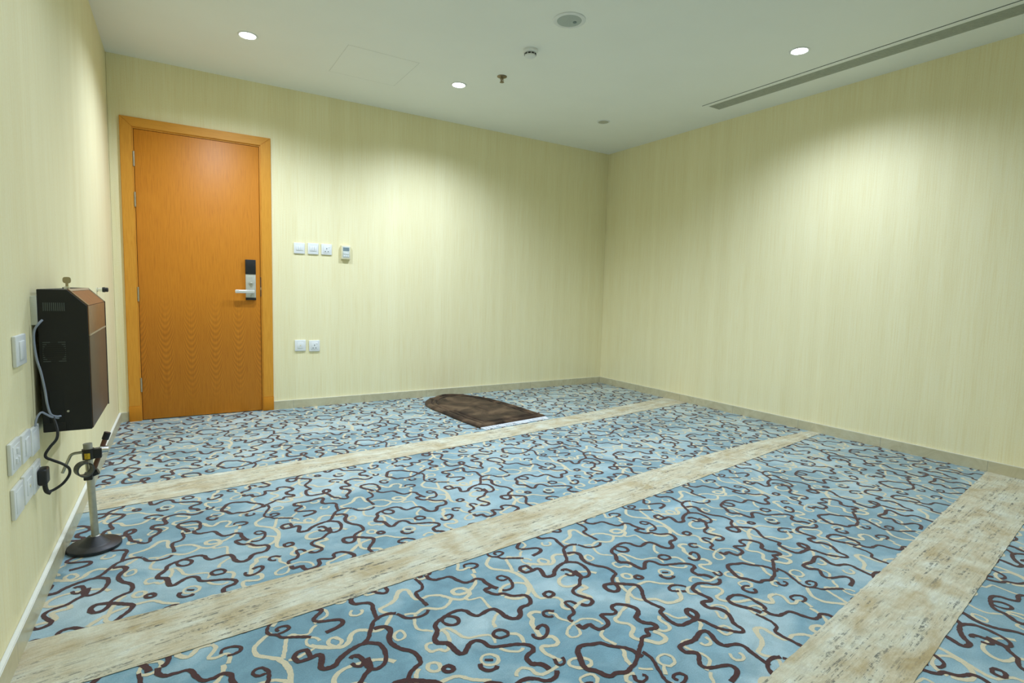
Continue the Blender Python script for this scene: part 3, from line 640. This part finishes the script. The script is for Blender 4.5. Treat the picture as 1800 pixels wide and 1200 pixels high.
# key standing in the lock
kz = 0.528 + ZT + 0.009
key = NB(); ko = []
for t_ in range(28):
    a_ = 2 * math.pi * t_ / 28; c_, s_ = math.cos(a_), math.sin(a_)
    ko.append((0.0115 * math.copysign(abs(c_) ** 0.6, c_), 0.022 + 0.011 * math.copysign(abs(s_) ** 0.7, s_)))
prism_y(key, ko, -0.0012, 0.0012); box(key, -0.004, 0.004, -0.0010, 0.0010, -0.004, 0.014)
kk = link('key', key, M['key'], loc=(lx(-2.407) + 0.070, -2.407, kz), rot=(0, 0, 0.25)); tag(kk, 'dull brass key standing in the lock on top of black box', 'key')

# ------------------------------------------------------------------ cables
cb = NB(); tube(cb, [(0.004, -2.592, 0.895), (-0.004, -2.600, 0.884), (-0.0150, -2.602, 0.863), (-0.0175, -2.602, 0.828), (-0.0130, -2.602, 0.774), (-0.004, -2.602, 0.728), (0.003, -2.600, 0.673), (0.007, -2.600, 0.627), (0.014, -2.598, 0.593), (0.026, -2.588, 0.582), (0.036, -2.577, 0.580)], 0.0034)
o = sm30(link('cable', cb, M['grey_cable'])); tag(o, 'grey cable curving down the near edge of black box', 'cable')
cb = NB(); tube(cb, [(0.030, -2.578, 0.574), (0.018, -2.606, 0.584), (0.004, -2.622, 0.600), (-0.004, -2.628, 0.606), (-0.012, -2.634, 0.596), (-0.0165, -2.640, 0.580), (-0.0170, -2.642, 0.566)], 0.0030)
o = sm30(link('cable', cb, M['grey_cable'])); tag(o, 'short grey cable arching from black box to upper row of plates', 'cable')
cord = empty('power_cord', (lx(-2.645), -2.645, 0.408)); tag(cord, 'black power cord with plug looping below the black box', 'power cord')
def rel(pts, o): return [(x - o.location.x, y - o.location.y, z - o.location.z) for x, y, z in pts]
cb = NB(); tube(cb, rel([(0.020, -2.600, 0.583), (0.028, -2.610, 0.560), (0.033, -2.622, 0.538), (0.030, -2.630, 0.516), (0.014, -2.630, 0.494), (0.002, -2.630, 0.473), (0.003, -2.630, 0.460), (0.017, -2.630, 0.450), (0.042, -2.630, 0.434), (0.058, -2.630, 0.417), (0.058, -2.630, 0.396), (0.043, -2.634, 0.372), (0.022, -2.640, 0.357), (0.008, -2.645, 0.354), (0.001, -2.646, 0.362)], cord), 0.0042)
sm30(link('cord', cb, M['rubber'], cord))
pl = NB(); box(pl, 0.0125, 0.036, -0.026, 0.026, -0.028, 0.024, 0.007, 3)
plug = sm30(link('plug', pl, M['rubber'], cord, rot=(0, 0, -LA)))
sr = NB(); tube(sr, [(0.026, 0, -0.024), (0.027, -0.001, -0.042), (0.031, -0.001, -0.054), (0.040, 0, -0.060)], 0.0068); sm30(link('strain_relief', sr, M['rubber'], plug))

# ------------------------------------------------------------------ door stop on the left wall
DS = empty('door_stop', (lx(-0.94), -0.94, 0.975), (0, 0, -LA)); tag(DS, 'small chrome door stop with black tip on wall behind black box', 'door stop')
a_ = NB(); lathe(a_, [(0.013, 0), (0.013, 0.003), (0.0105, 0.004), (0.0105, 0.026)], 24, Matrix.Rotation(math.pi / 2, 4, 'Y')); sm30(link('stem', a_, M['chrome'], DS))
a_ = NB(); lathe(a_, [(0.013, 0.024), (0.0145, 0.027), (0.0145, 0.037), (0.012, 0.039), (0.012, 0.042), (0.013, 0.043), (0.012, 0.050), (0.008, 0.052)], 24, Matrix.Rotation(math.pi / 2, 4, 'Y')); sm30(link('rubber_tip', a_, M['rubber'], DS))['label'] = 'black rubber tip'

# ------------------------------------------------------------------ microphone stand
SX, SY = 0.078, -2.285
MS = empty('microphone_stand', (SX, SY, 0)); tag(MS, 'short chrome microphone stand with round black base beside left skirting', 'microphone stand')
a_ = NB(); lathe(a_, [(0.084, 0.0016), (0.0865, 0.004), (0.0865, 0.013), (0.083, 0.016), (0.055, 0.019), (0.048, 0.022), (0.022, 0.046), (0.018, 0.048)], 56); sm30(link('base', a_, M['rubber'], MS))['label'] = 'round black base'
P0, P1 = Vector((0.003, 0, 0.040)), Vector((-0.0085, 0, 0.400))
def pp(t): return P0.lerp(P1, t)
a_ = NB(); rod(a_, P0, P1, 0.0125, 24); lathe(a_, [(0.0175, 0), (0.0175, 0.006), (0.014, 0.009)], 24, align(P0, P1)); pole = sm30(link('pole', a_, M['steel'], MS))
a_ = NB(); rod(a_, pp(0.965), pp(1.028), 0.0145, 24); sm30(link('end_cap', a_, plain('grey cap', (0.42, 0.42, 0.36), 0.5), MS))
a_ = NB(); rod(a_, pp(0.862), pp(0.972), 0.0195, 28); box(a_, 0.0, 0.034, -0.012, 0.012, 0.352, 0.388, 0.003)
col_ = sm30(link('collar', a_, M['black'], MS)); col_['label'] = 'black collar'
tg = NB(); cpt = pp(0.914)
v_ = []
for sgn in (0.354, 0.3765):
    v_.append([tg.verts.new((cpt.x + 0.0201 * math.sin(t), cpt.y - 0.0201 * math.cos(t), sgn)) for t in [(-0.55 + 0.1 * i) for i in range(10)]])
for i in range(9): tg.faces.new((v_[0][i], v_[0][i + 1], v_[1][i + 1], v_[1][i]))
link('tag', tg, M['yellow'], col_)['label'] = 'yellow tag'
a_ = NB(); tube(a_, [(-0.012, -0.004, 0.381), (-0.034, -0.006, 0.3795), (-0.050, -0.006, 0.378), (-0.0595, -0.006, 0.372), (-0.066, -0.006, 0.358), (-0.076, -0.006, 0.334), (-0.0855, -0.006, 0.309)], 0.0052, 14); sm30(link('bent_rod', a_, M['steel'], MS))['label'] = 'bent grey rod'
# spring clip lying open below the collar
rg = NB(); n_ = 40; R_ = []
for i in range(n_ + 1):
    t = math.radians(70 + 325 * i / n_); c_, s_ = math.cos(t), math.sin(t)
    R_.append([rg.verts.new((-0.020 + r * c_, -0.030 + yy, 0.322 + r * s_)) for r, yy in ((0.0280, -0.022), (0.0280, 0.012), (0.0225, 0.012), (0.0225, -0.022))])
for p_, q_ in zip(R_, R_[1:]):
    for j in range(4): rg.faces.new((p_[j], p_[(j + 1) % 4], q_[(j + 1) % 4], q_[j]))
rg.faces.new(R_[0]); rg.faces.new(R_[-1][::-1])
bmesh.ops.rotate(rg, cent=(-0.020, -0.030, 0.322), matrix=Matrix.Rotation(math.radians(25), 3, 'Z'), verts=rg.verts)
clip = sm30(link('ring_clip', rg, plain('dark grey clip', (0.10, 0.105, 0.10), 0.4, 0.5), MS)); clip['label'] = 'open grey ring clip'
a_ = NB(); box(a_, -0.022, 0.006, -0.034, 0.010, 0.276, 0.301, 0.004); rod(a_, (-0.004, -0.010, 0.292), (0.022, -0.012, 0.302), 0.012, 20); sm30(link('clip_knob', a_, M['black'], clip))
BA, BB = Vector((0.004, 0.026, 0.300)), Vector((0.0485, 0.030, 0.432))
a_ = NB(); rod(a_, BA, BB, 0.0085, 20); stick = sm30(link('boom', a_, M['stick'], MS)); stick['label'] = 'brown wooden stick'
a_ = NB(); rod(a_, BA.lerp(BB, 0.86), BA.lerp(BB, 1.06), 0.0115, 22); sm30(link('boom_tip', a_, M['rubber'], stick))
a_ = NB(); rod(a_, (0.008, 0.010, 0.380), (0.036, 0.024, 0.380), 0.009, 20); rod(a_, (0.026, 0.012, 0.380), (0.052, 0.016, 0.378), 0.0135, 22); sm30(link('boom_clamp', a_, M['chrome'], MS))['label'] = 'shiny chrome clamp'

# ------------------------------------------------------------------ prayer rug
outline = [(2.288, -1.315), (2.259, -1.052), (2.243, -0.786), (2.226, -0.542), (2.240, -0.390), (2.282, -0.280), (2.345, -0.200), (2.440, -0.118), (2.551, -0.050),
           (2.660, -0.075), (2.755, -0.150), (2.842, -0.338), (2.898, -0.527), (2.934, -0.814), (2.950, -1.210)]
RC = Vector((2.60, -0.74, 0))
rug = empty('prayer_rug', (RC.x, RC.y, 0)); tag(rug, 'brown quilted plush rug with pointed end and white fringe by back wall', 'rug')
def dens(pts, step):
    out = []
    for a, b in zip(pts, pts[1:]):
        n = max(1, int((Vector(b) - Vector(a)).length / step))
        for i in range(n): out.append(Vector(a).lerp(Vector(b), i / n))
    out.append(Vector(pts[-1])); return out
side = smooth_pts([(x, y, 0) for x, y in outline], 10)
loop = dens([tuple(p) for p in side], 0.014) + dens([tuple(side[-1]), tuple(side[0])], 0.014)[1:-1]
nL = len(loop)
axis_a, axis_b = Vector((2.605, -0.98, 0)), Vector((2.585, -0.50, 0))
def spine(p):
    t = (p - axis_a).dot(axis_b - axis_a) / (axis_b - axis_a).length_squared
    return axis_a.lerp(axis_b, max(0, min(1, t)))
rows = [(1.0, 0.0018), (1.006, 0.007), (1.006, 0.014), (0.985, 0.021), (0.955, 0.0255), (0.91, 0.0275), (0.875, 0.0240), (0.862, 0.0140), (0.850, 0.0060), (0.838, 0.0140), (0.822, 0.0225), (0.79, 0.0260), (0.757, 0.0230), (0.742, 0.0140), (0.728, 0.0065), (0.714, 0.0150), (0.695, 0.0235), (0.64, 0.0270), (0.55, 0.0255), (0.42, 0.025), (0.28, 0.0245), (0.14, 0.024), (0.03, 0.024)]
bm = NB(); rr = []; sp_ = [spine(p) for p in loop]
from mathutils import noise as mn
for s_, z_ in rows:
    ring = []
    for p, c in zip(loop, sp_):
        q = c.lerp(p, s_)
        h = z_ + (0.0035 * mn.noise(Vector((q.x * 7, q.y * 7, 1.3))) + 0.003 * mn.noise(Vector((q.x * 15, q.y * 15, 4.0)))) * (1 if s_ < 0.99 else 0)
        if s_ < 0.7: h += 0.004 * mn.noise(Vector((q.x * 4, q.y * 4, 7)))
        ring.append(bm.verts.new((q.x - RC.x, q.y - RC.y, h)))
    rr.append(ring)
for a, b in zip(rr, rr[1:]):
    for i in range(nL): bm.faces.new((a[i], a[(i + 1) % nL], b[(i + 1) % nL], b[i]))
bm.faces.new(rr[0][::-1]); bm.faces.new(rr[-1])
link('pile', bm, M['plush'], rug, smooth=True)
fb = NB(); e0, e1 = Vector(side[0]) - RC, Vector(side[-1]) - RC; ed = (e1 - e0).normalized(); out = Vector((ed.y, -ed.x, 0)); rng = random.Random(5)
nn_ = 150
for i in range(nn_):
    t = (i + 0.5) / nn_; st = e0.lerp(e1, t) - out * 0.006; L_ = 0.068 + rng.uniform(-0.012, 0.008)
    sk = rng.uniform(-0.012, 0.010); r0 = 0.0017
    tube(fb, [st + Vector((0, 0, 0.010)), st + out * L_ * 0.3 + ed * sk * 0.3 + Vector((0, 0, 0.0075)), st + out * L_ * 0.7 + ed * sk * 0.8 + Vector((0, 0, 0.0050)), st + out * L_ + ed * sk + Vector((0, 0, 0.0042))], r0, 6, 2)
prism(fb, [tuple((e0 - out * 0.002)[:2]), tuple((e1 - out * 0.002)[:2]), tuple((e1 + out * 0.012)[:2]), tuple((e0 + out * 0.012)[:2])], 0.003, 0.0062)
link('fringe', fb, M['fringe'], rug)['label'] = 'white fringe'

# ------------------------------------------------------------------ ceiling fittings
def downlight(x, y, lit, label, group):
    e = empty('downlight', (x, y, H)); tag(e, label, 'ceiling light', group)
    a = NB(); lathe(a, [(0.060, 0.0), (0.060, -0.003), (0.054, -0.006), (0.048, -0.004), (0.046, 0.0)], 40); sm30(link('trim_ring', a, M['white'], e))
    a = NB(); lathe(a, [(0.0485, -0.0005), (0.0485, -0.0035), (0.001, -0.0045)], 40); l = link('lens', a, M['glow'] if lit else M['fixture'], e, smooth=False)
    if not lit: l['label'] = 'unlit grey lens'
    return e
gd = 'recessed downlights in the ceiling'
dl = [downlight(*LIT[0][:2], True, 'round lit downlight in ceiling above the wooden door', gd),
      downlight(*LIT[1][:2], True, 'round lit downlight in ceiling near back wall beside the access panel', gd),
      downlight(*LIT[2][:2], True, 'round lit downlight in ceiling beside the long air grille', gd),
      downlight(3.752, -0.858, False, 'round unlit downlight in ceiling near the far right corner', gd)]
for x, y, k in LIT[3:]: downlight(x, y, True, 'unseen lit downlight added in the ceiling nearer the front of the room', gd)  # fixtures for the added lamps out of view
e = empty('ceiling_speaker', (2.349, -2.170, H)); tag(e, 'round grey mesh ceiling speaker with pale rim', 'speaker')
a = NB(); lathe(a, [(0.094, 0), (0.094, -0.004), (0.086, -0.007), (0.072, -0.006), (0.071, 0)], 48); sm30(link('rim', a, M['white'], e))
a = NB(); lathe(a, [(0.072, -0.001), (0.072, -0.0045), (0.040, -0.008), (0.001, -0.009)], 48); sm30(link('mesh_grille', a, M['grey_grille'], e))['label'] = 'grey mesh'
a = NB(); lathe(a, [(0.010, -0.0085), (0.010, -0.0125), (0.004, -0.014)], 20, Matrix.Translation((0.030, -0.012, 0))); sm30(link('badge', a, M['lcd'], e))
e = empty('smoke_detector', (2.382, -1.712, H)); tag(e, 'small white domed smoke detector with dark slots on ceiling', 'smoke detector')
a = NB(); lathe(a, [(0.050, 0), (0.050, -0.012), (0.046, -0.018), (0.040, -0.022)], 40); sm30(link('base', a, M['white'], e))
a = NB(); lathe(a, [(0.036, -0.021), (0.037, -0.034), (0.034, -0.042), (0.022, -0.048), (0.001, -0.050)], 40); sm30(link('dome', a, M['white'], e))
for k_ in range(10):
    t = 2 * math.pi * k_ / 10 + 0.2; a = NB(); box(a, 0.034, 0.0385, -0.0085, 0.0085, -0.034, -0.025)
    bmesh.ops.rotate(a, cent=(0, 0, 0), matrix=Matrix.Rotation(t, 3, 'Z'), verts=a.verts); link('sensing_slot', a, M['slot'], e)['label'] = 'dark slot'
e = empty('sprinkler_head', (2.455, -1.225, H)); tag(e, 'small brass sprinkler head hanging from ceiling', 'sprinkler')
a = NB(); lathe(a, [(0.036, 0), (0.036, -0.003), (0.026, -0.008), (0.014, -0.009)], 32); sm30(link('escutcheon', a, M['brass'], e))
a = NB(); lathe(a, [(0.011, -0.006), (0.011, -0.018), (0.006, -0.022), (0.005, -0.040)], 20)
for s_ in (-1, 1): tube(a, [(s_ * 0.009, 0, -0.014), (s_ * 0.013, 0, -0.026), (s_ * 0.004, 0, -0.040)], 0.0022, 8, 4)
sm30(link('frame', a, M['brass'], e))
a = NB(); lathe(a, [(0.016, -0.040), (0.016, -0.0425), (0.003, -0.044)], 24); sm30(link('deflector', a, M['brass'], e))
# flush access panel
e = empty('ceiling_access_panel', (1.616, -0.832, H)); tag(e, 'faint square access panel flush in the ceiling near the door', 'access panel')
link('panel', box(NB(), -0.244, 0.244, -0.258, 0.258, -0.0008, 0.0), M['ceiling'], e)
gm = plain('panel joint', (0.76, 0.77, 0.69), 0.9)
a = NB()
for r_ in ((-0.247, 0.247, -0.262, -0.258), (-0.247, 0.247, 0.258, 0.262), (-0.248, -0.244, -0.262, 0.262), (0.244, 0.248, -0.262, 0.262)): box(a, *r_, -0.0006, 0.0)
link('joint', a, gm, e)
# long linear air grille
ga = math.atan(RA)
VX, VY0, VLEN = 4.358 - 0.125, -1.662, 3.30
e = empty('air_grille', (VX, VY0, H), (0, 0, ga)); tag(e, 'long narrow aluminium air grille in ceiling along right wall', 'air vent')
a = NB()
x0, x1, i0, i1 = -0.108, 0.104, -0.066, 0.068
for r_ in ((x0, i0, -VLEN, 0), (i1, x1, -VLEN, 0), (i0, i1, -0.028, 0), (i0, i1, -VLEN, -VLEN + 0.028)): box(a, *r_, -0.004, 0.0, 0.001, 1)
link('frame', a, M['ceiling'], e)
a = NB(); box(a, x0 - 0.0035, x0, -VLEN, 0.002, -0.003, 0.0); link('shadow_gap', a, plain('frame joint', (0.16, 0.18, 0.14), 0.9), e)
link('duct_backing', box(NB(), i0, i1, -VLEN + 0.028, -0.028, -0.0012, 0.0), M['dark_void'], e)
a = NB(); nb = 9
for k_ in range(nb):
    xc = i0 + (i1 - i0) * (k_ + 0.5) / nb
    box(a, xc - 0.0046, xc + 0.0046, -VLEN + 0.028, -0.028, -0.0035, -0.0008)
for k_ in range(int((VLEN - 0.06) / 0.10)): box(a, i0, i1, -VLEN + 0.05 + k_ * 0.1, -VLEN + 0.052 + k_ * 0.1, -0.003, -0.0008)
link('slats', a, plain('slat grey', (0.50, 0.53, 0.45), 0.5, 0.1), e)
